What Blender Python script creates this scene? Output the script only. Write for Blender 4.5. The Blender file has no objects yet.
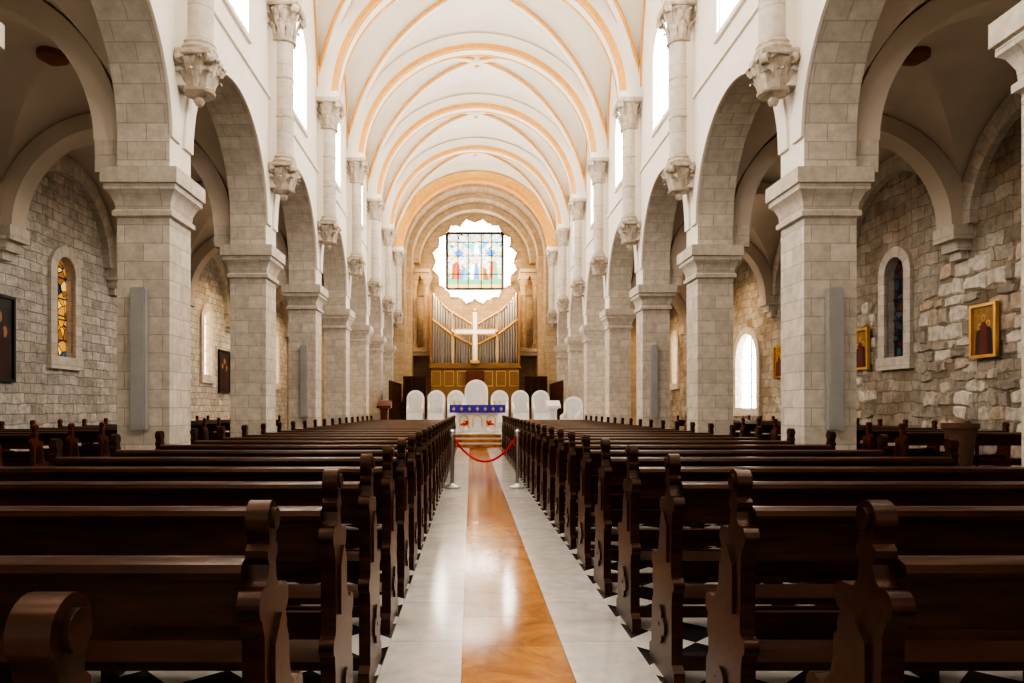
import bpy, bmesh, math, random
from mathutils import Vector, Matrix
random.seed(4)
pi=math.pi; sin=math.sin; cos=math.cos
scene=bpy.context.scene

# ------------------------------------------------------------------ materials
def newmat(name):
    m=bpy.data.materials.new(name); m.use_nodes=True
    nt=m.node_tree; b=nt.nodes['Principled BSDF']
    return m,nt,b
def N(nt,t,**kw):
    n=nt.nodes.new(t)
    for k,v in kw.items():
        if k in n.inputs: n.inputs[k].default_value=v
        else: setattr(n,k,v)
    return n
def c4(c): return (c[0],c[1],c[2],1)
def plain(name,c,rough=.6,metal=0,var=.08,scale=3,bump=0.0,spec=.5,bscale=20):
    m,nt,b=newmat(name); L=nt.links
    tc=N(nt,'ShaderNodeTexCoord')
    no=N(nt,'ShaderNodeTexNoise'); no.inputs['Scale'].default_value=scale; no.inputs['Detail'].default_value=4
    L.new(tc.outputs['Object'],no.inputs['Vector'])
    r=N(nt,'ShaderNodeValToRGB')
    r.color_ramp.elements[0].position=.3; r.color_ramp.elements[1].position=.7
    r.color_ramp.elements[0].color=c4([x*(1-var) for x in c]); r.color_ramp.elements[1].color=c4([min(1,x*(1+var)) for x in c])
    L.new(no.outputs['Fac'],r.inputs['Fac']); L.new(r.outputs['Color'],b.inputs['Base Color'])
    b.inputs['Roughness'].default_value=rough; b.inputs['Metallic'].default_value=metal
    b.inputs['Specular IOR Level'].default_value=spec
    if bump:
        n2=N(nt,'ShaderNodeTexNoise'); n2.inputs['Scale'].default_value=bscale; n2.inputs['Detail'].default_value=5
        L.new(tc.outputs['Object'],n2.inputs['Vector'])
        bp=N(nt,'ShaderNodeBump'); bp.inputs['Strength'].default_value=bump; bp.inputs['Distance'].default_value=.03
        L.new(n2.outputs['Fac'],bp.inputs['Height']); L.new(bp.outputs['Normal'],b.inputs['Normal'])
    return m
def stone(name,ca,cb,mortar,bw,rh,bump=.4,rough=.75,ms=.012,nstr=.35,nscale=5,dist=.03,warp=0.0,patch=None,wscale=2.2):
    m,nt,b=newmat(name); L=nt.links
    tc=N(nt,'ShaderNodeTexCoord')
    br=N(nt,'ShaderNodeTexBrick'); br.offset=.5
    for k,v in (('Color1',c4(ca)),('Color2',c4(cb)),('Mortar',c4(mortar)),('Scale',1.0),('Mortar Size',ms),('Mortar Smooth',.3),('Bias',0.0),('Brick Width',bw),('Row Height',rh)):
        br.inputs[k].default_value=v
    if warp:
        wn=N(nt,'ShaderNodeTexNoise'); wn.inputs['Scale'].default_value=wscale; wn.inputs['Detail'].default_value=3
        L.new(tc.outputs['UV'],wn.inputs['Vector'])
        sb=N(nt,'ShaderNodeVectorMath',operation='SUBTRACT'); sb.inputs[1].default_value=(.5,.5,.5)
        sc=N(nt,'ShaderNodeVectorMath',operation='SCALE'); sc.inputs['Scale'].default_value=warp
        ad=N(nt,'ShaderNodeVectorMath',operation='ADD')
        L.new(wn.outputs['Color'],sb.inputs[0]); L.new(sb.outputs[0],sc.inputs[0]); L.new(sc.outputs[0],ad.inputs[0]); L.new(tc.outputs['UV'],ad.inputs[1])
        L.new(ad.outputs[0],br.inputs['Vector'])
    else: L.new(tc.outputs['UV'],br.inputs['Vector'])
    no=N(nt,'ShaderNodeTexNoise'); no.inputs['Scale'].default_value=nscale; no.inputs['Detail'].default_value=8; no.inputs['Roughness'].default_value=.65
    L.new(tc.outputs['Object'],no.inputs['Vector'])
    r=N(nt,'ShaderNodeValToRGB'); r.color_ramp.elements[0].position=.3; r.color_ramp.elements[1].position=.65
    r.color_ramp.elements[0].color=(1-nstr,1-nstr,1-nstr,1); r.color_ramp.elements[1].color=(1,1,1,1)
    L.new(no.outputs['Fac'],r.inputs['Fac'])
    mx=N(nt,'ShaderNodeMixRGB',blend_type='MULTIPLY'); mx.inputs['Fac'].default_value=1
    L.new(br.outputs['Color'],mx.inputs['Color1']); L.new(r.outputs['Color'],mx.inputs['Color2'])
    out=mx.outputs['Color']
    if patch:
        pn=N(nt,'ShaderNodeTexNoise'); pn.inputs['Scale'].default_value=.8; pn.inputs['Detail'].default_value=5
        L.new(tc.outputs['Object'],pn.inputs['Vector'])
        pr=N(nt,'ShaderNodeValToRGB'); pr.color_ramp.elements[0].position=.42; pr.color_ramp.elements[1].position=.62
        pr.color_ramp.elements[0].color=(0,0,0,1); pr.color_ramp.elements[1].color=(.8,.8,.8,1)
        L.new(pn.outputs['Fac'],pr.inputs['Fac'])
        m2=N(nt,'ShaderNodeMixRGB',blend_type='MULTIPLY'); m2.inputs['Color2'].default_value=c4(patch)
        L.new(pr.outputs['Color'],m2.inputs['Fac']); L.new(out,m2.inputs['Color1']); out=m2.outputs['Color']
    L.new(out,b.inputs['Base Color'])
    b.inputs['Roughness'].default_value=rough; b.inputs['Specular IOR Level'].default_value=.3
    ma=N(nt,'ShaderNodeMath',operation='SUBTRACT'); L.new(no.outputs['Fac'],ma.inputs[0]); L.new(br.outputs['Fac'],ma.inputs[1])
    bp=N(nt,'ShaderNodeBump'); bp.inputs['Strength'].default_value=bump; bp.inputs['Distance'].default_value=dist
    L.new(ma.outputs[0],bp.inputs['Height']); L.new(bp.outputs['Normal'],b.inputs['Normal'])
    return m
def emis(name,c,s):
    m,nt,b=newmat(name)
    b.inputs['Base Color'].default_value=c4(c); b.inputs['Emission Color'].default_value=c4(c); b.inputs['Emission Strength'].default_value=s
    return m
def stained(name,cols,scale,strength,lead=.05):
    m,nt,b=newmat(name); L=nt.links
    tc=N(nt,'ShaderNodeTexCoord')
    v=N(nt,'ShaderNodeTexVoronoi'); v.inputs['Scale'].default_value=scale
    v2=N(nt,'ShaderNodeTexVoronoi',feature='DISTANCE_TO_EDGE'); v2.inputs['Scale'].default_value=scale
    L.new(tc.outputs['UV'],v.inputs['Vector']); L.new(tc.outputs['UV'],v2.inputs['Vector'])
    sp=N(nt,'ShaderNodeSeparateColor'); L.new(v.outputs['Color'],sp.inputs['Color'])
    r=N(nt,'ShaderNodeValToRGB'); r.color_ramp.interpolation='CONSTANT'
    while len(r.color_ramp.elements)<len(cols): r.color_ramp.elements.new(.5)
    for i,c in enumerate(cols):
        r.color_ramp.elements[i].position=i/len(cols); r.color_ramp.elements[i].color=c4(c)
    L.new(sp.outputs[0],r.inputs['Fac'])
    g=N(nt,'ShaderNodeMath',operation='GREATER_THAN'); g.inputs[1].default_value=lead
    L.new(v2.outputs['Distance'],g.inputs[0])
    mx=N(nt,'ShaderNodeMixRGB'); mx.inputs['Color1'].default_value=(.01,.01,.01,1)
    L.new(g.outputs[0],mx.inputs['Fac']); L.new(r.outputs['Color'],mx.inputs['Color2'])
    L.new(mx.outputs['Color'],b.inputs['Base Color']); L.new(mx.outputs['Color'],b.inputs['Emission Color'])
    b.inputs['Emission Strength'].default_value=strength; b.inputs['Roughness'].default_value=.2
    return m
def wood(name,ca,cb,rough=.3,coat=.0,spec=.35):
    m,nt,b=newmat(name); L=nt.links
    tc=N(nt,'ShaderNodeTexCoord'); mp=N(nt,'ShaderNodeMapping'); mp.inputs['Scale'].default_value=(1.5,12,12)
    L.new(tc.outputs['Object'],mp.inputs['Vector'])
    no=N(nt,'ShaderNodeTexNoise'); no.inputs['Scale'].default_value=2.5; no.inputs['Detail'].default_value=6
    L.new(mp.outputs[0],no.inputs['Vector'])
    r=N(nt,'ShaderNodeValToRGB'); r.color_ramp.elements[0].position=.3; r.color_ramp.elements[1].position=.7
    r.color_ramp.elements[0].color=c4(ca); r.color_ramp.elements[1].color=c4(cb)
    L.new(no.outputs['Fac'],r.inputs['Fac']); L.new(r.outputs['Color'],b.inputs['Base Color'])
    b.inputs['Roughness'].default_value=rough; b.inputs['Specular IOR Level'].default_value=spec
    b.inputs['Specular Tint'].default_value=(1,.80,.64,1)
    b.inputs['Coat Weight'].default_value=coat
    return m

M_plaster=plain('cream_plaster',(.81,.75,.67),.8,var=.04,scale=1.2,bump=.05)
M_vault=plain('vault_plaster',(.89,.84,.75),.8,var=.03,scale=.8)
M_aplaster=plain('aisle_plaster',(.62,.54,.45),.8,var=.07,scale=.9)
M_orange=plain('ochre_painted_band',(.78,.40,.10),.7,var=.10,scale=6)
M_gold=plain('gold_painted_band',(.82,.48,.13),.6,var=.10,scale=6)
M_stone=stone('limestone_ashlar',(.61,.55,.47),(.74,.67,.58),(.48,.42,.35),.62,.30,bump=.4,nstr=.27,ms=.009)
M_col=stone('limestone_drum',(.62,.56,.48),(.70,.64,.56),(.48,.42,.36),3.0,.55,bump=.2,nstr=.24)
M_carve=plain('carved_limestone',(.50,.43,.35),.8,var=.24,scale=9,bump=.3)
M_rough=stone('rusticated_stone_wall',(.50,.46,.40),(.72,.67,.60),(.40,.36,.31),.50,.27,bump=.8,nstr=.42,nscale=5,ms=.013,dist=.07,warp=.13)
M_rubble=stone('rubble_stone_wall',(.46,.40,.32),(.70,.63,.53),(.38,.33,.27),.56,.33,bump=1.0,nstr=.5,nscale=3.2,ms=.014,dist=.12,warp=.30,patch=(.66,.56,.47),wscale=1.6)
RUB=[plain('rubble_stone_%d'%i,c,.85,var=.28,scale=6,bump=.9,bscale=9) for i,c in enumerate([(.60,.54,.45),(.42,.36,.29),(.52,.41,.31),(.34,.29,.25),(.66,.60,.51)])]
M_apse=stone('apse_tan_stone',(.48,.35,.21),(.58,.43,.27),(.36,.25,.15),.8,.36,bump=.25,nstr=.2)
M_wood=wood('dark_walnut',(.017,.006,.0028),(.066,.021,.009),rough=.28,spec=.42)
M_woodred=wood('red_wood_and_lit_ends',(.08,.020,.008),(.15,.040,.016),rough=.3,spec=.45)
M_oak=wood('golden_oak',(.20,.105,.04),(.30,.165,.07),.45)
M_chrome=plain('brushed_steel',(.62,.62,.62),.3,1)
M_pipe=plain('organ_pipe_tin',(.60,.58,.54),.3,1)
M_brass=plain('gilt',(.82,.53,.2),.35,1)
M_rope=plain('red_velvet',(.6,.01,.02),.8)
M_speaker=plain('speaker_grey',(.38,.38,.37),.5)
M_white=plain('white_marble',(.85,.83,.80),.35,var=.05)
M_chair=plain('white_upholstery',(.88,.87,.85),.7)
M_chair2=plain('grey_white_panel',(.70,.69,.67),.7)
M_purple=plain('purple_altar_cloth',(.05,.03,.42),.7)
M_red=plain('red_flowers',(.6,.03,.02),.7)
M_black=plain('dark_trim',(.02,.02,.02),.4)
M_glass=emis('daylight_glass',(1,.965,.91),25)
M_glassA=emis('aisle_daylight_glass',(1,.80,.58),3.5)
M_alcoveglow=emis('bright_alcove_glow',(1,.95,.88),8)
M_halo=emis('scalloped_window_glass',(1,.97,.9),9.0)
M_pot=plain('terracotta_pot',(.12,.06,.035),.7,bump=.3)
M_medal=plain('bronze_medallion',(.22,.09,.03),.5)
M_bigglass=stained('pale_stained_glass',[(.95,.95,.85),(.5,.75,.9),(.8,.9,.85),(.6,.8,.72),(.97,.86,.5),(.6,.8,.92),(.93,.93,.85)],3.4,1.5,.035)
GL={k:emis('coloured_glass_'+k,c,s) for k,c,s in (('blue',(.06,.24,.60),1.4),('red',(.62,.08,.04),1.2),('green',(.10,.42,.25),1.2),('ochre',(.85,.50,.10),1.4),('brown',(.26,.12,.05),1.0),('skin',(.85,.6,.42),1.4),('teal',(.15,.5,.58),1.3),('white',(.95,.95,.9),2.0))}
M_st1=stained('aisle_stained_glass_warm',[(.80,.42,.06),(.05,.12,.22),(.85,.55,.15),(.30,.12,.04),(.6,.28,.05),(.04,.08,.16)],3.4,.7,.04)
M_st2=stained('aisle_stained_glass_dark',[(.02,.03,.04),(.05,.06,.08),(.015,.02,.03),(.10,.03,.02),(.06,.08,.1)],4,.15)
M_icon=plain('icon_gold_ground',(.36,.19,.05),.5,var=.3,scale=8)
M_ic1=plain('icon_dark_robe',(.05,.02,.016),.6); M_ic2=plain('icon_red_robe',(.16,.03,.018),.6); M_ic3=plain('icon_skin',(.36,.19,.10),.6)
M_icond=plain('dark_painting_ground',(.04,.028,.02),.5,var=.5,scale=3)

# floors
def floor_check():
    m,nt,b=newmat('checkered_marble'); L=nt.links
    tc=N(nt,'ShaderNodeTexCoord'); mp=N(nt,'ShaderNodeMapping'); mp.inputs['Rotation'].default_value=(0,0,pi/4)
    L.new(tc.outputs['Object'],mp.inputs['Vector'])
    ch=N(nt,'ShaderNodeTexChecker'); ch.inputs['Scale'].default_value=3.0
    ch.inputs['Color1'].default_value=(.66,.64,.61,1); ch.inputs['Color2'].default_value=(.03,.03,.035,1)
    L.new(mp.outputs[0],ch.inputs['Vector']); L.new(ch.outputs['Color'],b.inputs['Base Color'])
    b.inputs['Roughness'].default_value=.18
    return m
def slab(name,c1,c2,mortar,bw,rh,rough,vein,nsc=3,off=0):
    m,nt,b=newmat(name); L=nt.links
    tc=N(nt,'ShaderNodeTexCoord')
    br=N(nt,'ShaderNodeTexBrick'); br.offset=off
    for k,v in (('Color1',c4(c1)),('Color2',c4(c2)),('Mortar',c4(mortar)),('Scale',1.0),('Mortar Size',.004),('Mortar Smooth',.1),('Bias',0.0),('Brick Width',bw),('Row Height',rh)):
        br.inputs[k].default_value=v
    L.new(tc.outputs['UV'],br.inputs['Vector'])
    no=N(nt,'ShaderNodeTexNoise'); no.inputs['Scale'].default_value=nsc; no.inputs['Detail'].default_value=10; no.inputs['Distortion'].default_value=1.5; no.inputs['Roughness'].default_value=.7
    L.new(tc.outputs['Object'],no.inputs['Vector'])
    r=N(nt,'ShaderNodeValToRGB'); r.color_ramp.elements[0].position=.35; r.color_ramp.elements[1].position=.6
    r.color_ramp.elements[0].color=c4(vein); r.color_ramp.elements[1].color=(1,1,1,1)
    L.new(no.outputs['Fac'],r.inputs['Fac'])
    mx=N(nt,'ShaderNodeMixRGB',blend_type='MULTIPLY'); mx.inputs['Fac'].default_value=1
    L.new(br.outputs['Color'],mx.inputs['Color1']); L.new(r.outputs['Color'],mx.inputs['Color2'])
    L.new(mx.outputs['Color'],b.inputs['Base Color']); b.inputs['Roughness'].default_value=rough
    return m
M_check=floor_check()
M_fwhite=slab('white_marble_slabs',(.68,.66,.63),(.76,.74,.71),(.36,.34,.31),.47,.9,.13,(.78,.78,.79))
M_forange=slab('amber_marble_strip',(.42,.16,.032),(.54,.23,.052),(.20,.08,.025),.63,.63,.11,(.50,.38,.30),nsc=2.5)

# ------------------------------------------------------------------ mesh builder
class MB:
    def __init__(s): s.f=[]; s.mats=[]
    def mi(s,m):
        if m not in s.mats: s.mats.append(m)
        return s.mats.index(m)
    def face(s,pts,m,uv=None): s.f.append(([tuple(p) for p in pts],s.mi(m),uv))
    def box(s,x0,x1,y0,y1,z0,z1,m):
        a=[(x0,y0,z0),(x1,y0,z0),(x1,y1,z0),(x0,y1,z0),(x0,y0,z1),(x1,y0,z1),(x1,y1,z1),(x0,y1,z1)]
        for q in ((0,3,2,1),(4,5,6,7),(0,1,5,4),(1,2,6,5),(2,3,7,6),(3,0,4,7)): s.face([a[i] for i in q],m)
    def lathe(s,prof,cx,cy,seg,m,a0=0,a1=2*pi,cap=True,k=1.0,rot=0):
        for i in range(seg):
            t0=a0+(a1-a0)*i/seg+rot; t1=a0+(a1-a0)*(i+1)/seg+rot
            for (r0,z0),(r1,z1) in zip(prof[:-1],prof[1:]):
                p=[(cx+r0*k*cos(t0),cy+r0*k*sin(t0),z0),(cx+r0*k*cos(t1),cy+r0*k*sin(t1),z0),(cx+r1*k*cos(t1),cy+r1*k*sin(t1),z1),(cx+r1*k*cos(t0),cy+r1*k*sin(t0),z1)]
                q=[p[0]]
                for x in p[1:]:
                    if (Vector(x)-Vector(q[-1])).length>1e-6: q.append(x)
                if (Vector(q[0])-Vector(q[-1])).length<1e-6: q.pop()
                if len(q)>2: s.face(q,m)
        if cap:
            for (r,z) in (prof[0],prof[-1]):
                if r>1e-4: s.face([(cx+r*k*cos(a0+(a1-a0)*i/seg+rot),cy+r*k*sin(a0+(a1-a0)*i/seg+rot),z) for i in range(seg+(0 if abs(a1-a0-2*pi)<1e-6 else 1))],m)
    def sq(s,prof,cx,cy,m): s.lathe(prof,cx,cy,4,m,k=math.sqrt(2),rot=pi/4)
    def extr(s,pts,M,w0,w1,m):
        s.face([M(u,v,w0) for u,v in pts],m); s.face([M(u,v,w1) for u,v in pts],m)
        n=len(pts)
        for i in range(n):
            a=pts[i]; b=pts[(i+1)%n]
            s.face([M(a[0],a[1],w0),M(b[0],b[1],w0),M(b[0],b[1],w1),M(a[0],a[1],w1)],m)
    def ring(s,M,c,sp,ri,ro,w0,w1,m,n=24,a0=0,a1=pi):
        def P(r,t,w): return M(c+r[0]*cos(t),sp+r[1]*sin(t),w)
        for i in range(n):
            t0=a0+(a1-a0)*i/n; t1=a0+(a1-a0)*(i+1)/n
            l0=t0*ri[0]; l1=t1*ri[0]; d=ro[0]-ri[0]
            for w in (w0,w1): s.face([P(ri,t0,w),P(ri,t1,w),P(ro,t1,w),P(ro,t0,w)],m,[(0,l0),(0,l1),(d,l1),(d,l0)])
            s.face([P(ri,t0,w0),P(ri,t1,w0),P(ri,t1,w1),P(ri,t0,w1)],m,[(w0,l0),(w0,l1),(w1,l1),(w1,l0)])
            s.face([P(ro,t0,w0),P(ro,t1,w0),P(ro,t1,w1),P(ro,t0,w1)],m)
        if abs(a1-a0-2*pi)>1e-6:
            for t in (a0,a1): s.face([P(ri,t,w0),P(ro,t,w0),P(ro,t,w1),P(ri,t,w1)],m)
    def panel(s,M,u0,u1,v0,v1,c,a,sill,spr,ah,w0,w1,mf,mr,mb=None,n=20):
        mb=mb or mf
        arc=[(c-a*cos(pi*i/n),spr+ah*sin(pi*i/n)) for i in range(n+1)]
        def q(pts,w,m): s.face([M(u,v,w) for u,v in pts],m,[(u,v) for u,v in pts])
        for w,m in ((w0,mf),(w1,mb)):
            q([(u0,v0),(c-a,v0),(c-a,v1),(u0,v1)],w,m); q([(c+a,v0),(u1,v0),(u1,v1),(c+a,v1)],w,m)
            if sill>v0+1e-4: q([(c-a,v0),(c+a,v0),(c+a,sill),(c-a,sill)],w,m)
            for p0,p1 in zip(arc[:-1],arc[1:]): q([p0,p1,(p1[0],v1),(p0[0],v1)],w,m)
        path=[(c-a,sill)]+arc+[(c+a,sill)]; l=sill
        for p0,p1 in zip(path[:-1],path[1:]):
            d=math.hypot(p1[0]-p0[0],p1[1]-p0[1])
            if d<1e-6: continue
            s.face([M(p0[0],p0[1],w0),M(p1[0],p1[1],w0),M(p1[0],p1[1],w1),M(p0[0],p0[1],w1)],mr,[(w0,l),(w0,l+d),(w1,l+d),(w1,l)]); l+=d
        if sill>v0+1e-4: s.face([M(c-a,sill,w0),M(c+a,sill,w0),M(c+a,sill,w1),M(c-a,sill,w1)],mr)
    def sweep(s,pts,w,d,m,off=0):
        pts=[Vector(p) for p in pts]; secs=[]
        T0=(pts[-1]-pts[0]); S=Vector((T0.y,-T0.x,0)).normalized()
        for i,p in enumerate(pts):
            T=(pts[min(i+1,len(pts)-1)]-pts[max(i-1,0)]).normalized()
            Nn=S.cross(T).normalized()
            if Nn.z>0: Nn=-Nn
            o=p+S*off
            secs.append([o-S*w/2,o+S*w/2,o+S*w/2+Nn*d,o-S*w/2+Nn*d])
        for a,b in zip(secs[:-1],secs[1:]):
            for k in range(4): s.face([a[k],a[(k+1)%4],b[(k+1)%4],b[k]],m)
    def tube(s,pts,r,m,seg=8):
        pts=[Vector(p) for p in pts]; rings=[]
        for i,p in enumerate(pts):
            T=(pts[min(i+1,len(pts)-1)]-pts[max(i-1,0)]).normalized()
            A=T.cross(Vector((0,1,0)) if abs(T.y)<.9 else Vector((1,0,0))).normalized(); B=T.cross(A)
            rings.append([p+A*r*cos(2*pi*k/seg)+B*r*sin(2*pi*k/seg) for k in range(seg)])
        for a,b in zip(rings[:-1],rings[1:]):
            for k in range(seg): s.face([a[k],a[(k+1)%seg],b[(k+1)%seg],b[k]],m)
        s.face(rings[0],m); s.face(rings[-1],m)
    def sphere(s,c,r,m,n=10,sz=1):
        prof=[(r*sin(pi*i/n),c[2]-r*sz*cos(pi*i/n)) for i in range(n+1)]
        s.lathe(prof,c[0],c[1],n*2,m,cap=False)
    def mesh(s,name):
        bm=bmesh.new(); uvl=bm.loops.layers.uv.new('UVMap')
        for pts,mi,uv in s.f:
            vs=[bm.verts.new(p) for p in pts]
            f=bm.faces.new(vs); f.material_index=mi; f.smooth=True
            f.normal_update(); n=f.normal
            ax=max(range(3),key=lambda i:abs(n[i]))
            for i,l in enumerate(f.loops):
                if uv: l[uvl].uv=uv[i]
                else:
                    p=pts[i]
                    l[uvl].uv=(p[1],p[2]) if ax==0 else ((p[0],p[2]) if ax==1 else (p[0],p[1]))
        bmesh.ops.remove_doubles(bm,verts=bm.verts,dist=1e-4)
        bmesh.ops.recalc_face_normals(bm,faces=bm.faces)
        for e in bm.edges:
            if len(e.link_faces)!=2 or e.calc_face_angle(3)>.6: e.smooth=False
        me=bpy.data.meshes.new(name); bm.to_mesh(me); bm.free()
        for m in s.mats: me.materials.append(m)
        return me
    def obj(s,name,loc=(0,0,0),rz=0,parent=None):
        return place(s.mesh(name),name,loc,rz,parent)
def place(me,name,loc=(0,0,0),rz=0,parent=None,sc=None):
    o=bpy.data.objects.new(name,me); scene.collection.objects.link(o)
    o.location=loc; o.rotation_euler=(0,0,rz)
    if sc: o.scale=sc
    if parent: o.parent=parent
    return o
def MX(sx):   # longitudinal wall: u=y, v=z, w = |x|
    return lambda u,v,w:(sx*w,u,v)
def MY(cx=0): # cross wall : u=x, v=z, w=y
    return lambda u,v,w:(cx+u,w,v)
def ell(cx,cz,rx,rz,n=16,a0=0,a1=2*pi): return [(cx+rx*cos(a0+(a1-a0)*k/n),cz+rz*sin(a0+(a1-a0)*k/n)) for k in range(n)]

# ------------------------------------------------------------------ layout
W=5.2; T=.86; S=5.39
def DP(n): return 11.9+S*(n-1)
NP=list(range(-2,8))     # pillars
Y0=DP(-2)-.43; Y1=DP(7)+.43
AW=11.9                   # aisle outer wall
SPR=11.4; H=4.9
ti=1

# floor
mb=MB()
mb.box(-12.6,-.78,Y0-1,52,-.3,0,M_check); mb.box(.78,12.6,Y0-1,52,-.3,0,M_check)
def fl(x0,x1,m,o): 
    mb.face([(x0,Y0-1,0),(x1,Y0-1,0),(x1,52,0),(x0,52,0)],m,[(x0-o,Y0-1),(x1-o,Y0-1),(x1-o,52),(x0-o,52)])
fl(-.78,-.315,M_fwhite,-.78); fl(-.315,.315,M_forange,-.315); fl(.315,.78,M_fwhite,.315)
mb.obj('floor')

# nave side walls with arcade + clerestory
windows=[]
for side,sx in (('left',-1),('right',1)):
    mb=MB(); M=MX(sx)
    for n in NP[:-1]:
        c=(DP(n)+DP(n+1))/2
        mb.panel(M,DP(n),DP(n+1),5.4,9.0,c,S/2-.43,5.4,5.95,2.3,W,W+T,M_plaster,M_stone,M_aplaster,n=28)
        mb.panel(M,DP(n),DP(n+1),9.0,17.0,c,.8,9.7,11.7,.8,W,W+.5,M_plaster,M_plaster)
        mb.ring(M,c,5.95,(S/2-.43,2.3),(S/2-.43+.34,2.64),W-.05,W+.02,M_plaster,n=28)
        # window sill and hood moulding
        mb.box(*(sorted((sx*(W-.08),sx*(W+.1)))),c-.95,c+.95,9.58,9.7,M_plaster)
        mb.ring(M,c,11.7,(.8,.8),(.95,.95),W-.05,W+.02,M_plaster,n=16)
        for e in (-1,1):
            mb.box(*(sorted((sx*(W-.05),sx*(W+.02)))),c+e*.8 if e>0 else c-.95,c+.95 if e>0 else c-.8,9.7,11.7,M_plaster)
        g=MB(); pts=[(c-.8,9.7),(c+.8,9.7)]+[(c+.8*cos(pi*i/12),11.7+.8*sin(pi*i/12)) for i in range(13)]
        g.face([M(u,v,W+.12) for u,v in pts],M_glass)
        for k in (-.27,.27): g.box(*(sorted((sx*(W+.09),sx*(W+.13)))),c+k-.02,c+k+.02,9.7,12.3,M_chair2)
        for z in (10.4,11.1,11.8): g.box(*(sorted((sx*(W+.09),sx*(W+.13)))),c-.8,c+.8,z-.02,z+.02,M_chair2)
        windows.append(g)
    mb.box(*(sorted((sx*(W-.06),sx*(W+.02)))),Y0,Y1,9.05,9.17,M_plaster)
    mb.obj('wall_nave_'+side)

# aisle outer walls
for side,sx in (('left',-1),('right',1)):
    mb=MB(); M=MX(sx); MR=M_rough if side=='left' else M_rubble
    for n in NP[:-1]:
        c=(DP(n)+DP(n+1))/2
        big=(side=='right' and n==4)
        a,sill,spr=(1.15,1.5,3.6) if big else (.45,2.95,5.35)
        fr=.3
        mb.panel(M,DP(n),DP(n+1),0,9.2,c,a,sill,spr,a,AW,AW+.5,MR,M_stone)
        mb.ring(M,c,spr,(a,a),(a+fr,a+fr),AW-.10,AW+.02,M_stone,n=16)
        for e in (-1,1):
            y0,y1=sorted((c+e*a,c+e*(a+fr)))
            mb.box(*(sorted((sx*(AW-.10),sx*(AW+.02)))),y0,y1,sill-.2,spr,M_stone)
        mb.box(*(sorted((sx*(AW-.14),sx*(AW+.02)))),c-a-fr-.05,c+a+fr+.05,sill-.35,sill,M_stone)
        # blind arch ring under the vault
        mb.ring(M,c,5.95,(2.2,2.2),(2.62,2.7),AW-.2,AW+.02,M_stone,n=28)
        # corbel at pier line
        y=DP(n)
        for k,(z0,z1,pr) in enumerate(((5.15,5.35,.2),(5.35,5.6,.34),(5.6,5.95,.5))):
            mb.box(*(sorted((sx*(AW-pr),sx*(AW+.02)))),y-.2-k*.09,y+.2+k*.09,z0,z1,M_stone)
        g=MB(); pts=[(c-a,sill),(c+a,sill)]+[(c+a*cos(pi*i/12),spr+a*sin(pi*i/12)) for i in range(13)]
        gm=M_glassA
        if n==2: gm=M_st1 if side=='left' else M_st2
        if n==1: gm=M_st1
        if big: gm=M_alcoveglow  # arched alcove, not a window: its brightness is put in as a glowing pane
        g.face([M(u,v,AW+.2) for u,v in pts],gm,[(u,v) for u,v in pts])
        g.box(*(sorted((sx*(AW+.16),sx*(AW+.21)))),c-.02,c+.02,sill,spr+a,M_black)
        z=sill+.5
        while z<spr+.3:
            g.box(*(sorted((sx*(AW+.16),sx*(AW+.21)))),c-a,c+a,z-.015,z+.015,M_black); z+=.6
        windows.append(g)
    mb.obj('wall_aisle_'+side)
    if side=='right':   # exposed ancient rubble stones
        mb=MB()
        for ya_,yb_,zt in ((15.0,19.05,5.0),(20.95,24.4,4.6)):
            z=.1
            while z<zt:
                h=random.uniform(.2,.46); y=ya_+random.uniform(0,.3)
                while y<yb_-.35:
                    w_=random.uniform(.24,.72)
                    if random.random()<.74:
                        j=lambda q=.055: random.uniform(-q,q)
                        cs=[(y+.02+j(),z+.02+j()),(y+w_*.5,z+.01+j()),(y+w_-.02+j(),z+.02+j()),(y+w_-.01+j(),z+h*.5),(y+w_-.03+j(),z+h-.02+j()),(y+w_*.5,z+h-.01+j()),(y+.02+j(),z+h-.03+j()),(y+j(.03),z+h*.5)]
                        pr=random.uniform(.03,.08); cm_=random.choice(RUB)
                        cu=sum(p[0] for p in cs)/8; cv=sum(p[1] for p in cs)/8
                        inn=[(cu+(p[0]-cu)*.8+j(.01),cv+(p[1]-cv)*.78+j(.01)) for p in cs]
                        for k in range(8):
                            mb.face([M(*cs[k],AW+.005),M(*cs[(k+1)%8],AW+.005),M(*inn[(k+1)%8],AW-pr),M(*inn[k],AW-pr)],cm_)
                        mb.face([M(*p,AW-pr) for p in inn],cm_)
                    y+=w_
                z+=h
        mb.obj('trim_%d'%ti); ti+=1
for i,g in enumerate(windows): g.obj('window_%d'%(i+1))
# west end walls of the aisles (with doorways)
for side,sx in (('left',-1),('right',1)):
    mb=MB(); 
    u0,u1=(-12.4,-W-T) if sx<0 else (W+T,12.4)
    mb.panel(MY(),u0,u1,0,9.2,sx*9.0,1.1,0,2.6,1.1,Y0-.6,Y0,M_rough,M_stone)
    mb.obj('wall_west_'+side)

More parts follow.
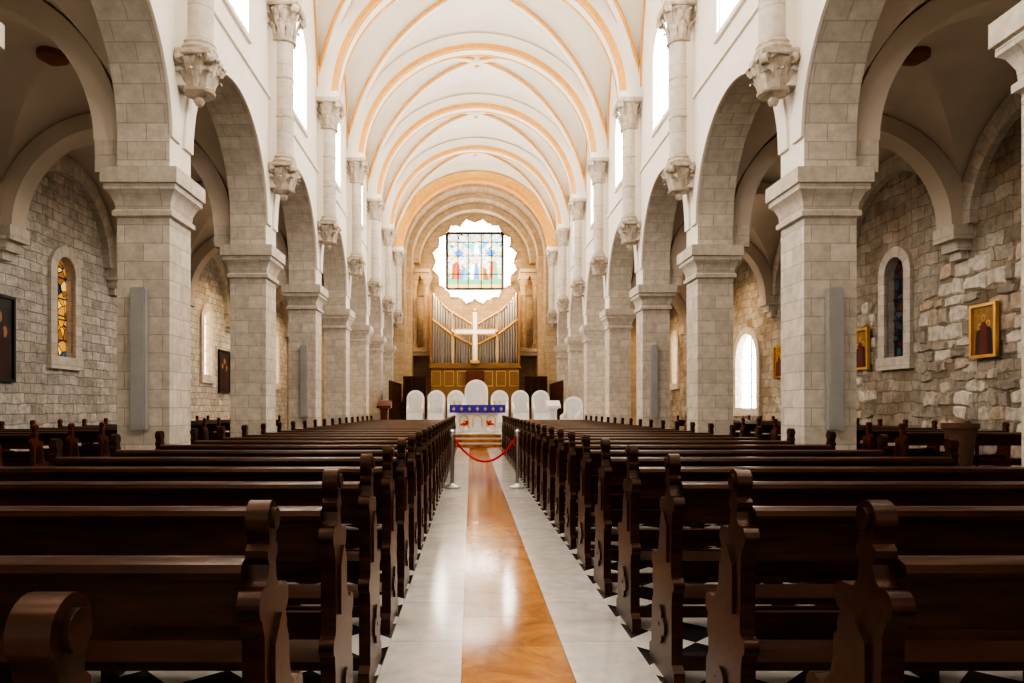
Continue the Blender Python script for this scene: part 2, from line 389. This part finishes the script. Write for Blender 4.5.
# vaults
def vault(mb,cx,hx,hy,sp,Hh,bump,y,m,n=14,k=14):
    def P(t,s):
        return (cx+hx*sin(t),y+hy*sin(s),sp+Hh*max(cos(t),cos(s))+bump*max(0,cos(s))*max(0,cos(t)))
    for sg in (-1,1):
        for i in range(n):
            t0=pi/2*i/n; t1=pi/2*(i+1)/n
            for j in range(k):
                v0=-1+2*j/k; v1=-1+2*(j+1)/k
                for sw in (0,1):
                    q=[(sg*t0,t0*v0),(sg*t1,t1*v0),(sg*t1,t1*v1),(sg*t0,t0*v1)]
                    if sw: q=[(b,a) for a,b in q]
                    pts=[P(*x) for x in q]
                    if i==0: pts=[pts[0],pts[1],pts[2]]
                    mb.face(pts,m)
mb=MB()
for n in NP[:-1]: vault(mb,0,W,S/2,SPR,H,.5,(DP(n)+DP(n+1))/2,M_vault)
mb.obj('ceiling_nave')
mb=MB()
for n in NP[:-1]:
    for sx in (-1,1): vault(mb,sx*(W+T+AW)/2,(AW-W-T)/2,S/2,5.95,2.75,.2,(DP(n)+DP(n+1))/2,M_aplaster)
mb.obj('ceiling_aisles')

# nave ribs
for n in NP[:-1]:
    c=(DP(n)+DP(n+1))/2; mb=MB()
    for sg in (-1,1):
        pts=[]
        for i in range(-26,27):
            t=pi/2*i/26*.985
            pts.append((W*sin(t)*.995,c+sg*S/2*sin(t)*.97,SPR+H*cos(t)+.5*cos(t)**2-.02))
        mb.sweep(pts,.20,.12,M_vault); mb.sweep(pts,.07,.08,M_orange,.135); mb.sweep(pts,.07,.08,M_orange,-.135)
    mb.lathe([(.0,SPR+H+.5-.26),(.2,SPR+H+.5-.24),(.27,SPR+H+.5-.14),(.27,SPR+H+.5)],0,c,20,M_vault,cap=False)
    mb.sphere((0,c,SPR+H+.5-.25),.1,M_gold,6)
    for sx in (-1,1):
        mb.ring(MX(sx),c,SPR,(S/2-.29,H-.30),(S/2-.2,H-.2),W-.05,W+.01,M_orange,n=30)
    mb.obj('trim_%d'%ti); ti+=1
for n in NP:
    mb=MB(); y=DP(n); M=MY()
    w=.30
    last=(n==NP[-1])
    mm=M_gold if last else M_vault
    mb.ring(M,0,SPR,(4.55,4.38),(5.25,4.98),y-w,y+w,mm,n=48)
    for e in (-1,1):
        a,b=sorted((y+e*w,y+e*(w+.05)))
        mb.ring(M,0,SPR,(4.56,4.39),(4.72,4.55),a,b,M_orange,n=48)
    for e in (-1,1):
        mb.ring(M,0,SPR,(4.53,4.36),(4.56,4.39),y+e*.24-.05,y+e*.24+.05,M_orange,n=48)
    mb.obj('trim_%d'%ti); ti+=1
# aisle ribs
for n in NP:
    mb=MB(); y=DP(n)
    for sx in (-1,1):
        cx=sx*(W+T+AW)/2; M=MY(cx)
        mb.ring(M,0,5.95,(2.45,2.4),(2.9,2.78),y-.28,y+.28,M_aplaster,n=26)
        a,b=sorted((sx*(W+T),sx*(W+T+.45)))
        mb.box(a,b,y-.28,y+.28,5.42,5.95,M_stone)
    mb.obj('trim_%d'%ti); ti+=1

# pillars
mb=MB()
mb.sq([(.58,0),(.58,.28),(.54,.34),(.54,.46),(.50,.5),(.43,.56),(.43,4.62)],0,0,M_stone)
mb.sq([(.43,4.62),(.49,4.64),(.49,4.72),(.45,4.75),(.46,4.86),(.52,5.0),(.58,5.05),(.58,5.13),(.62,5.15),(.62,5.4)],0,0,M_stone)
pm=mb.mesh('stone_pillar')
for n in NP:
    for sx in (-1,1): place(pm,'stone_pillar',(sx*(W+.43),DP(n),0))

# carved capital
def capital(mb,cz,r0,hh,rt,m,leaves=8):
    mb.lathe([(r0+.05,cz-.04),(r0+.07,cz),(r0+.02,cz+.03),(r0+.02,cz+hh*.3),(r0+.06,cz+hh*.6),(rt*.85,cz+hh*.84)],0,0,20,m)
    mb.sq([(rt*.92,cz+hh*.84),(rt,cz+hh*.88),(rt,cz+hh)],0,0,m)
    for tier,(zb,ln,ro,ph) in enumerate(((.02,.42,r0+.03,0),(.30,.45,r0+.06,.5))):
        for k in range(leaves):
            a=2*pi*(k+ph)/leaves
            er=Vector((cos(a),sin(a),0)); et=Vector((-sin(a),cos(a),0))
            prof=[(0,0,.07),(.02,.35,.10),(.05,.7,.10),(.10,.95,.085),(.15,.98,.05),(.16,.86,.02)]
            rows=[]
            for dr,dz,wd in prof:
                c=er*(ro+dr)+Vector((0,0,cz+hh*(zb+ln*dz)))
                rows.append((c-et*wd-er*.02,c+er*.025,c+et*wd-er*.02))
            for a1,b1 in zip(rows[:-1],rows[1:]):
                mb.face([a1[0],a1[1],b1[1],b1[0]],m); mb.face([a1[1],a1[2],b1[2],b1[1]],m)
    for k in range(4):
        a=pi/4+k*pi/2; er=Vector((cos(a),sin(a),0)); et=Vector((-sin(a),cos(a),0))
        c=er*(rt*1.18)+Vector((0,0,cz+hh*.74))
        ring=[(c+er*.09*cos(t)+Vector((0,0,.09*sin(t)))) for t in [2*pi*j/12 for j in range(12)]]
        f=[p+et*.06 for p in ring]; b=[p-et*.06 for p in ring]
        mb.face(f,m); mb.face(b,m)
        for j in range(12): mb.face([f[j],f[(j+1)%12],b[(j+1)%12],b[j]],m)
        s0=er*(r0+.05)+Vector((0,0,cz+hh*.45))
        mb.face([s0-et*.05,s0+et*.05,c+et*.05+er*.03,c-et*.05+er*.03],m)
mb=MB()
# carved corbel, shaft, capital : local origin on column axis
mb.lathe([(.0,6.62),(.06,6.64),(.09,6.7),(.07,6.76),(.16,6.82),(.22,6.9)],0,0,20,M_carve,cap=False)
capital(mb,6.86,.20,.62,.30,M_carve)
mb.lathe([(.29,7.48),(.31,7.53),(.29,7.58),(.26,7.6),(.28,7.64),(.24,7.7)],0,0,24,M_carve)
mb.lathe([(.235,7.6),(.235,10.52)],0,0,28,M_col)
for z in (8.6,9.55): mb.lathe([(.235,z),(.25,z+.015),(.25,z+.05),(.235,z+.065)],0,0,28,M_carve,cap=False)
capital(mb,10.5,.24,.9,.44,M_carve)
mb.box(.1,.33,-.2,.2,6.9,11.4,M_plaster)
mb.box(-.36,.33,-.36,.36,11.38,11.62,M_vault)
em=mb.mesh('engaged_column')
for n in NP:
    place(em,'engaged_column',(4.88,DP(n),0)); place(em,'engaged_column',(-4.88,DP(n),0),pi)

# ------------------------------------------------------------------ end walls / apse
mb=MB()
for sx in (-1,1):
    a,b=sorted((sx*(W+.3),sx*12.4)); mb.box(a,b,Y1-.2,Y1+.2,0,9.2,M_apse)
mb.panel(MY(),-6.1,6.1,0,17,0,4.5,0,11.3,4.3,Y1,Y1+1.3,M_apse,M_apse,n=40)
mb.panel(MY(),-6.1,6.1,0,17,0,4.15,0,11.3,4.0,Y1+1.3,Y1+2.8,M_apse,M_apse,n=40)
mb.ring(MY(),0,11.3,(3.75,3.6),(4.15,4.0),Y1+2.5,Y1+3.3,M_apse,n=40)
YB=Y1+3.6
mb.box(-6.1,6.1,YB,YB+.5,0,17,M_apse)
for sx in (-1,1):
    a,b=sorted((sx*4.15,sx*5.5)); mb.box(a,b,Y1+2.8,YB,0,17,M_apse)
# apse orders : columns and cornices
for sx in (-1,1):
    a,b=sorted((sx*3.0,sx*4.6)); 
    mb.box(a,b,Y1+1.9,YB,5.0,5.25,M_apse); mb.box(a,b,Y1+1.75,YB,5.25,5.45,M_apse)
    mb.box(a,b,Y1+2.1,YB,10.35,10.55,M_apse); mb.box(a,b,Y1+1.9,YB,10.55,10.8,M_apse)
    for x in (3.25,4.1):
        mb.lathe([(.3,5.45),(.3,5.6),(.24,5.68),(.26,5.74),(.2,5.82),(.2,9.6),(.25,9.66),(.22,9.7),(.34,10.1)],sx*x,Y1+2.35,18,M_apse)
        mb.sq([(.32,10.1),(.36,10.2),(.36,10.35)],sx*x,Y1+2.35,M_apse)
    mb.ring(MY(),sx*3.68,8.9,(.34,.34),(.5,.5),YB-.15,YB,M_apse,n=16)
mb.obj('wall_apse')
# starburst window
cz=11.6; g=MB()
pts=[]; nl=16; rc=2.36
lobe=[(-.46,-.1),(-.48,.08),(-.42,.26),(-.27,.40),(-.12,.46),(0,.58),(.12,.46),(.27,.40),(.42,.26),(.48,.08),(.46,-.1)]
for k in range(nl):
    a=2*pi*(k+.5)/nl; er=(cos(a),sin(a)); et=(-sin(a),cos(a))
    for t,r in lobe: pts.append(((rc+r)*er[0]+t*et[0]*.98,cz+(rc+r)*er[1]+t*et[1]*.98))
g.extr(pts,MY(),YB-.06,YB-.02,M_halo)
for k in range(nl):
    a=2*pi*(k+.5)/nl; er=(cos(a),sin(a)); et=(-sin(a),cos(a))
    o=[((rc+r*1.0)*er[0]+t*et[0],cz+(rc+r)*er[1]+t*et[1]) for t,r in lobe]
    p=[((rc+r*1.18+.02)*er[0]+t*1.06*et[0],cz+(rc+r*1.18+.02)*er[1]+t*1.06*et[1]) for t,r in lobe]
    for i in range(len(o)-1):
        q=[o[i],o[i+1],p[i+1],p[i]]
        g.extr(q,MY(),YB-.13,YB-.001,M_apse)
hw=1.92
g.face([(-hw,YB-.12,cz-hw),(hw,YB-.12,cz-hw),(hw,YB-.12,cz+hw),(-hw,YB-.12,cz+hw)],M_bigglass,[(-hw,-hw),(hw,-hw),(hw,hw),(-hw,hw)])
yy0=YB-.12
def pane(pts,mat,k=0): g.face([(x,yy0-.008-.004*k,cz+z) for x,z in pts],GL[mat])
# figurative scene: ground, standing / kneeling figures, angel, star
pane([(-hw,-hw),(hw,-hw),(hw,-1.25),(.9,-1.05),(0,-1.2),(-.9,-1.0),(-hw,-1.2)],'green')
pane([(-hw,-hw),(hw,-hw),(hw,-1.62),(-hw,-1.62)],'ochre',1)
def fig(x,z,h,robe,mantle,lean=0):
    pane([(x-.32,z),(x+.32,z),(x+.22+lean,z+h*.72),(x+lean,z+h*.84),(x-.22+lean,z+h*.72)],robe,2)
    pane([(x-.32,z),(x-.08,z),(x+.02+lean,z+h*.8),(x-.24+lean,z+h*.7)],mantle,3)
    pane(ell(x+lean,z+h*.93,.2,.2),'ochre',2); pane(ell(x+lean,z+h*.92,.11,.13),'skin',4)
fig(-1.3,-1.25,1.45,'red','brown'); fig(-.75,-1.3,1.1,'teal','blue',.1); fig(0,-1.25,1.4,'blue','white'); fig(.65,-1.3,1.1,'brown','ochre',-.1)
fig(1.3,-1.25,1.55,'green','red')
fig(0,.55,1.0,'white','teal')
pane([(-.2,1.0),(-1.0,1.45),(-.7,.95),(-.2,.8)],'teal',2); pane([(.2,1.0),(1.0,1.45),(.7,.95),(.2,.8)],'teal',2)
pane([(-1.5,.55),(-1.05,.85),(-.7,.5),(-1.1,.3)],'blue',2); pane([(1.5,.55),(1.05,.85),(.7,.5),(1.1,.3)],'blue',2)
for x in (-hw,-hw*.6,-.45,.45,hw*.6,hw):
    t=.09 if abs(x)==hw else .03
    g.box(x-t,x+t,YB-.2,YB-.145,cz-hw,cz+hw,M_black)
for z in (-hw,-.9,.35,1.3,hw):
    t=.09 if abs(z)==hw else .03
    g.box(-hw,hw,YB-.2,YB-.145,cz+z-t,cz+z+t,M_black)
g.obj('window_%d'%(len(windows)+1))

# organ
YO=Y1+2.0
mb=MB()
mb.box(-2.85,2.85,YO-.9,YO+.9,.85,4.1,M_oak)
mb.box(-3.0,3.0,YO-1.05,YO+.9,4.1,4.25,M_oak); mb.box(-2.95,2.95,YO-1.0,YO+.9,4.25,4.42,M_oak)
mb.box(-3.0,3.0,YO-1.0,YO+.9,.85,1.2,M_oak)
for i in range(-3,4):
    if abs(i)>0:
        x=i*.85; mb.box(x-.31,x+.31,YO-.94,YO-.9,2.92,3.93,M_brass); mb.box(x-.28,x+.28,YO-.96,YO-.93,2.96,3.89,M_oak)
mb.box(-.6,.6,YO-1.1,YO-.9,1.0,3.9,M_woodred)
npipe=33
for i in range(npipe):
    x=-2.75+5.5*i/(npipe-1); t=abs(x)/2.75
    h=5.9+3.2*t**1.3
    if .50<t<.60: h+=.4
    r=.062+.012*t
    yy=YO-.5-.18*cos(t*pi)
    mb.lathe([(.015,4.42),(r,4.95),(r,h),(r*.8,h)],x,yy,10,M_pipe,cap=False)
for i in range(24):
    x=-2.6+5.2*i/23; t=abs(x)/2.75; h=7.0+1.8*t
    mb.lathe([(.09,4.42),(.09,h)],x,YO-.05,10,M_pipe)
for sx in (-1,1):
    mb.tube([(sx*2.8,YO-.75,7.3),(sx*1.5,YO-.75,6.3),(sx*.1,YO-.75,5.6)],.09,M_brass)
    mb.tube([(sx*2.8,YO-.2,9.0),(sx*1.8,YO-.2,8.0),(sx*.1,YO-.2,7.0)],.07,M_brass)
    mb.box(sx*2.9-.08,sx*2.9+.08,YO-.8,YO+.1,4.42,9.1,M_oak)
    mb.box(sx*1.45-.05,sx*1.45+.05,YO-.85,YO-.72,4.42,7.4,M_brass)
mb.obj('pipe_organ')
# cross
mb=MB(); yc=YO-1.3
mb.box(-.12,.12,yc,yc+.14,4.42,7.72,M_chair); mb.box(-1.3,1.3,yc+.001,yc+.139,6.33,6.57,M_chair)
mb.box(-.2,.2,yc+.03,yc+.12,4.40,7.78,M_brass); mb.box(-1.36,1.36,yc+.03,yc+.12,6.25,6.65,M_brass)
for x,z in ((0,7.85),(-1.42,6.45),(1.42,6.45)): mb.sphere((x,yc+.07,z),.15,M_brass,8)
mb.box(-.3,.3,yc-.05,yc+.3,4.42,4.6,M_brass)
mb.obj('altar_cross')

# sanctuary platforms
mb=MB()
for i in range(3): mb.box(-4.5,4.5,26.2+i*.38,31.2,i*.17,(i+1)*.17,M_fwhite)
for i in range(2): mb.box(-4.45,4.45,31.0+i*.38,Y1+3.5,.51+i*.17,.51+(i+1)*.17,M_fwhite)
for i in range(3):
    mb.box(-.9,.9,26.18+i*.38,26.2+i*.38,i*.17+.02,(i+1)*.17-.03,M_forange)
mb.obj('floor_sanctuary')
# altar
mb=MB(); ya=28.4; zb=.512
mb.box(-.95,.95,ya,ya+.8,zb,zb+.12,M_white); mb.box(-.85,.85,ya+.06,ya+.74,zb+.12,zb+.98,M_white)
mb.box(-1.12,1.12,ya-.06,ya+.86,zb+.98,zb+1.1,M_white)
mb.box(-1.13,1.13,ya-.075,ya+.87,zb+.80,zb+1.115,M_purple)
for i in range(7):
    x=-.96+i*.32
    mb.extr([(x-.07,zb+.95),(x,zb+.86),(x+.07,zb+.95),(x,zb+1.04)],MY(),ya-.09,ya-.07,M_brass)
for i in range(3):
    x=-.55+i*.55
    mb.ring(MY(),x,zb+.5,(.16,.16),(.2,.2),ya+.03,ya+.06,M_brass,n=12)
    mb.box(x-.2,x-.16,ya+.03,ya+.06,zb+.2,zb+.5,M_brass); mb.box(x+.16,x+.2,ya+.03,ya+.06,zb+.2,zb+.5,M_brass)
mb.obj('altar')
for x in (-.95,.95,-.7,.7):
    mb=MB(); z=zb+1.12
    mb.lathe([(.07,z),(.07,z+.02),(.02,z+.05),(.03,z+.1),(.02,z+.14),(.05,z+.16),(.02,z+.17)],x,ya+.4,14,M_brass)
    mb.lathe([(.018,z+.17),(.018,z+.42),(.004,z+.44)],x,ya+.4,10,M_chair)
    mb.obj('altar_candle')
for x in (-.5,.5):
    mb=MB(); zf=zb
    mb.lathe([(.1,zf),(.14,zf+.1),(.09,zf+.22),(.12,zf+.26)],x,ya-.3,14,M_white)
    for k in range(26):
        a=random.random()*6.28; r=random.random()*.17
        mb.sphere((x+r*cos(a),ya-.3+r*sin(a),zf+.3+random.random()*.16),.045,M_red if k%4 else M_brass,4)
    mb.obj('flower_arrangement')
# chairs
def chairmesh(w,h,name):
    mb=MB(); r=w/2
    out=[(-r,0),(r,0)]+[(r*cos(pi*i/16),h-r+r*sin(pi*i/16)) for i in range(17)]
    mb.extr(out,MY(),.28,.42,M_chair)
    r2=r-.1
    inn=[(-r2,.55),(r2,.55)]+[(r2*cos(pi*i/16),h-r+r2*sin(pi*i/16)) for i in range(17)]
    mb.extr(inn,MY(),.25,.29,M_chair2)
    mb.box(-r+.04,r-.04,-.25,.3,.0,.42,M_chair); mb.box(-r+.1,r-.1,-.27,.27,.42,.54,M_chair2)
    for sx in (-1,1):
        prof=[(-.28,0),(.3,0),(.3,.95),(.15,.78),(-.1,.70),(-.24,.68),(-.30,.60),(-.28,.5)]
        mb.extr(prof,lambda u,v,w_:(w_,u,v),sx*(r-.08)-.04,sx*(r-.08)+.04,M_chair)
    return mb.mesh(name)
cm=chairmesh(.84,1.5,'sanctuary_chair'); tm=chairmesh(1.15,2.05,'presider_throne')
for x in (-2.72,-1.78,-.90,1.06,1.98,2.9): place(cm,'sanctuary_chair',(x*1.06-.02,33,.852))
place(tm,'presider_throne',(0,34.2,.852))
place(cm,'sanctuary_chair',(4.05,30.3,.512),-.5)
# choir stalls
for sx in (-1,1):
    mb=MB(); 
    x0,x1=sorted((sx*3.05,sx*4.4))
    mb.box(x0,x1,43.2,43.3,.852,3.3,M_wood); mb.box(x0-.05,x1+.05,43.1,43.4,3.3,3.45,M_wood)
    for i in range(4):
        x=x0+(x1-x0)*i/3; mb.box(x-.04,x+.04,42.6,43.3,.852,2.2,M_wood); mb.box(x-.03,x+.03,43.0,43.2,2.2,3.3,M_wood)
    mb.box(x0,x1,42.65,43.2,1.25,1.32,M_wood); mb.box(x0,x1,42.2,42.28,.852,1.8,M_woodred); mb.box(x0,x1,42.05,42.35,1.8,1.86,M_wood)
    mb.obj('choir_stall')
    mb=MB()
    for i in range(7):
        y=35.5+i*.9; a,b=sorted((sx*4.4,sx*3.9))
        mb.box(a,b,y-.03,y+.03,.852,1.85,M_wood)
    a,b=sorted((sx*4.42,sx*4.34)); mb.box(a,b,35.4,41,.852,2.9,M_wood)
    a,b=sorted((sx*4.34,sx*3.95)); mb.box(a,b,35.5,40.9,1.25,1.32,M_wood)
    mb.obj('choir_stall')
# lectern
def lectern(x,y,z,m,m2):
    mb=MB()
    mb.sq([(.24,z),(.24,z+.08),(.14,z+.12),(.14,z+.9),(.2,z+.98)],x,y,m)
    mb.extr([(-.28,z+.98),(.28,z+.98),(.28,z+1.08),(-.28,z+1.3)],lambda u,v,w:(w,y-u,v),x-.28,x+.28,m2)
    mb.obj('lectern')
lectern(-3.75,28.2,.512,M_woodred,M_woodred); lectern(3.1,28.6,.512,M_white,M_white)

# ------------------------------------------------------------------ pews
def pewmesh(L,name,M_end):
    """origin: aisle corner of back face ; x to +L ; y forward"""
    mb=MB(); M=lambda u,v,w:(w,u,v)
    def circ(cx,cz,r,a0,a1,n): return [(cx+r*cos(a0+(a1-a0)*i/n),cz+r*sin(a0+(a1-a0)*i/n)) for i in range(n+1)]
    out=[(-.05,0),(.47,0),(.47,.09),(.42,.12),(.41,.36),(.38,.40),(.38,.46),(.40,.50)]
    out+=circ(.37,.62,.05,-pi*.4,pi*.7,8)
    out+=[(.31,.665),(.27,.70),(.25,.76),(.245,.83),(.225,.85),(.225,.88)]
    out+=circ(.195,.955,.045,-pi*.4,pi*.6,7)
    out+=[(.14,1.00),(.115,1.03),(.105,1.08),(.125,1.10),(.125,1.12),(.108,1.135)]
    out+=circ(.077,1.20,.050,-pi*.25,pi*1.25,16)
    out+=[(.046,1.135),(.029,1.12),(.029,1.10),(.046,1.08),(.035,1.045)]
    out+=circ(.0,.985,.045,pi*.4,pi*1.35,7)
    out+=[(.0,.90),(.01,.62)]+circ(-.0,.55,.04,pi*.5,pi*1.4,5)+[(.0,.44),(.0,.12),(-.04,.09)]
    th=.06
    for x in (0,L-th):
        mb.extr(out,M,x,x+th,M_end)
        xf=-.010 if x==0 else L
        for dy,dz in ((.06,0),(-.06,0),(0,.06),(0,-.06)):
            c=[( .21+dy+.05*cos(2*pi*k/12),.28+dz+.05*sin(2*pi*k/12)) for k in range(12)]
            mb.extr(c,M,xf-.002,xf+.012,M_wood)
        c=[( .077+.03*cos(2*pi*k/12),1.20+.03*sin(2*pi*k/12)) for k in range(12)]
        mb.extr(c,M,xf-.002,xf+.012,M_end)
        c=[(.06,.66),(.19,.66),(.19,.86),(.125,.93),(.06,.86)]
        mb.extr(c,M,xf-.002,xf+.012,M_wood)
    a,b=th,L-th
    mb.box(a,b,.03,.06,.90,1.06,M_wood)
    mb.extr([(.0,1.05),(-.01,1.07),(.0,1.09),(.03,1.10),(.07,1.10),(.095,1.09),(.10,1.07),(.09,1.05)],M,a,b,M_wood)
    mb.box(a,b,.02,.07,.885,.915,M_wood)
    mb.box(a,b,.05,.08,.56,.67,M_wood)
    mb.extr([(.06,.43),(.06,.465),(.25,.45),(.40,.455),(.42,.44),(.41,.42)],M,a,b,M_wood)
    mb.box(a,b,.36,.38,.35,.42,M_wood)
    k=max(1,round(L/1.5))
    for i in range(1,k):
        x=L*i/k; mb.box(x-.025,x+.025,.05,.08,.46,1.06,M_wood); mb.box(x-.025,x+.025,.06,.38,0,.43,M_wood)
    mb.box(a,b,.03,.07,.08,.15,M_wood)
    return mb.mesh(name)
PL=2.9; P1=pewmesh(PL,'pew',M_wood); P2=pewmesh(2.5,'pew',M_woodred)  # side-aisle ends coloured redder to stand in for light on their finials
y=.87
rows=[]
while y<24.8: rows.append(y); y+=.96
for y in rows:
    place(P1,'pew',(.815,y,0)); place(P1,'pew',(-.80-PL,y,0))
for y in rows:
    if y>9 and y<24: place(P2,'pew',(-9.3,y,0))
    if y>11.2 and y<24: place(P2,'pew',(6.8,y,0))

# stanchions + rope
bar=bpy.data.objects.new('rope_barrier',None); scene.collection.objects.link(bar); bar.location=(0,13.1,0)
for sx in (-1,1):
    mb=MB(); x=sx*.61
    mb.lathe([(.15,0),(.15,.03),(.06,.06),(.034,.09),(.034,.93),(.05,.95),(.05,1.0),(.03,1.01)],x,0,20,M_chrome)
    mb.sphere((x,0,1.05),.055,M_chrome,8)
    mb.obj('stanchion_post',parent=bar)
mb=MB(); pts=[]
for i in range(21):
    t=-1+2*i/20; pts.append((.57*t,0,.92-.42*(1-t*t)))
mb.tube(pts,.02,M_rope)
mb.obj('velvet_rope',parent=bar)

# speakers
def speaker(x,y,z0,z1,w):
    mb=MB()
    o=[(-w/2,z0),(w/2,z0),(w/2,z1-.03),(w/2-.03,z1),(-w/2+.03,z1),(-w/2,z1-.03)]
    mb.extr(o,MY(x),y-.14,y-.02,M_speaker)
    mb.box(x-w/2+.02,x+w/2-.02,y-.15,y-.139,z0+.05,z1-.05,M_speaker)
    for z in (z0+.3,z1-.3): mb.box(x-.04,x+.04,y-.03,y+.0,z-.06,z+.06,M_black)
    mb.obj('column_speaker')
for sx in (-1,1):
    speaker(sx*5.66,DP(1)-.43,1.15,3.46,.25); speaker(sx*5.55,DP(3)-.43,1.2,3.5,.22)

# pictures on aisle walls
def picture(sx,y,z0,z1,w,frame,canvas,name,off=0.0):
    mb=MB(); M=MX(sx); f=.07
    A=AW-off; x0=A-.10; x1=A-.01
    for a,b,c,d in ((y-w/2,y+w/2,z0,z0+f),(y-w/2,y+w/2,z1-f,z1),(y-w/2,y-w/2+f,z0+f,z1-f),(y+w/2-f,y+w/2,z0+f,z1-f)):
        p,q=sorted((sx*x0,sx*x1)); mb.box(p,q,a,b,c,d,frame)
    mb.face([M(u,v,A-.05) for u,v in ((y-w/2+f,z0+f),(y+w/2-f,z0+f),(y+w/2-f,z1-f),(y-w/2+f,z1-f))],canvas)
    hh=z1-z0-2*f; ww=w-2*f; zb_=z0+f+.01
    def sh(pts,m,k): mb.face([M(y+u*ww,zb_+v*hh,A-.052-.003*k) for u,v in pts],m)
    for cx,hgt,rm in ((-.2,.72,M_ic1),(.2,.66,M_ic1),(0,.86,M_ic1 if canvas is M_icond else M_ic2)):
        k=1 if cx else 2
        sh([(cx-.2,0),(cx+.2,0),(cx+.15,hgt*.7),(cx,hgt*.8),(cx-.15,hgt*.7)],rm,k)
        sh(ell(cx,hgt*.88,.09,.07),M_brass if canvas is M_icon else M_ic3,k); sh(ell(cx,hgt*.87,.055,.05),M_ic3,k+1)
    mb.obj(name)
picture(1,16.4,2.68,3.95,.85,M_brass,M_icon,'framed_icon',.09); picture(1,21.6,2.68,3.95,.9,M_brass,M_icon,'framed_icon',.09)
picture(1,27.5,2.68,3.95,.9,M_brass,M_icon,'framed_icon')
picture(-1,17.2,2.15,4.3,1.1,M_black,M_icond,'framed_painting'); picture(-1,32.9,2.2,4.2,1.5,M_black,M_icond,'framed_painting')

# pot
mb=MB()
mb.sq([(.26,0),(.26,.1),(.18,.14),(.18,.42),(.24,.46),(.24,.5)],7.15,10.6,M_rough)
mb.lathe([(.13,.5),(.14,.56),(.19,1.0),(.22,1.16),(.25,1.20),(.25,1.27),(.21,1.27),(.18,1.15),(0,1.12)],7.15,10.6,24,M_pot,cap=False)
mb.obj('stone_font')

# ceiling medallions
for n in NP[:-1]:
    c=(DP(n)+DP(n+1))/2
    for sx in (-1,1):
        mb=MB(); mb.lathe([(0,8.66),(.1,8.67),(.22,8.74),(.3,8.78),(.3,8.9)],sx*8.98,c,20,M_medal,cap=False)
        mb.obj('ceiling_medallion')

# ------------------------------------------------------------------ lights
def spot(name,loc,tgt,e,size,col,ang=60):
    l=bpy.data.lights.new(name,'SPOT'); l.energy=e; l.spot_size=math.radians(ang); l.spot_blend=.8; l.shadow_soft_size=size; l.color=col
    o=bpy.data.objects.new(name,l); scene.collection.objects.link(o); o.location=loc
    o.rotation_euler=(Vector(tgt)-Vector(loc)).to_track_quat('-Z','Y').to_euler()
for sx in (-1,1):
    spot('organ_spotlight',(sx*4.0,41,10.8),(sx*-.5,Y1+3,9),2400,.15,(1,.72,.42),75)
    for y in (30.8,36.2,41.6):
        spot('aisle_warm_lamp',(sx*9,y,8.3),(sx*10.5,y,2),700,.2,(1,.68,.36),120)
    for y in (9.2,14.6,20.0):
        spot('aisle_vault_lamp',(sx*8.98,y,8.5),(sx*9.6,y,2),90,.25,(1,.86,.68),150)

w=bpy.data.worlds.new('World'); scene.world=w; w.use_nodes=True
w.node_tree.nodes['Background'].inputs[0].default_value=(1,.93,.84,1)
w.node_tree.nodes['Background'].inputs[1].default_value=.85

cam=bpy.data.cameras.new('Camera'); co=bpy.data.objects.new('Camera',cam); scene.collection.objects.link(co)
co.location=(-.26,0,1.5); co.rotation_euler=(pi/2,0,0)
cam.sensor_fit='HORIZONTAL'; cam.sensor_width=36; cam.lens=24.6
cam.shift_x=41/1024; cam.shift_y=66.5/1024; cam.clip_start=.05; cam.clip_end=200
scene.camera=co
scene.view_settings.look='AgX - High Contrast'
scene.view_settings.exposure=.1
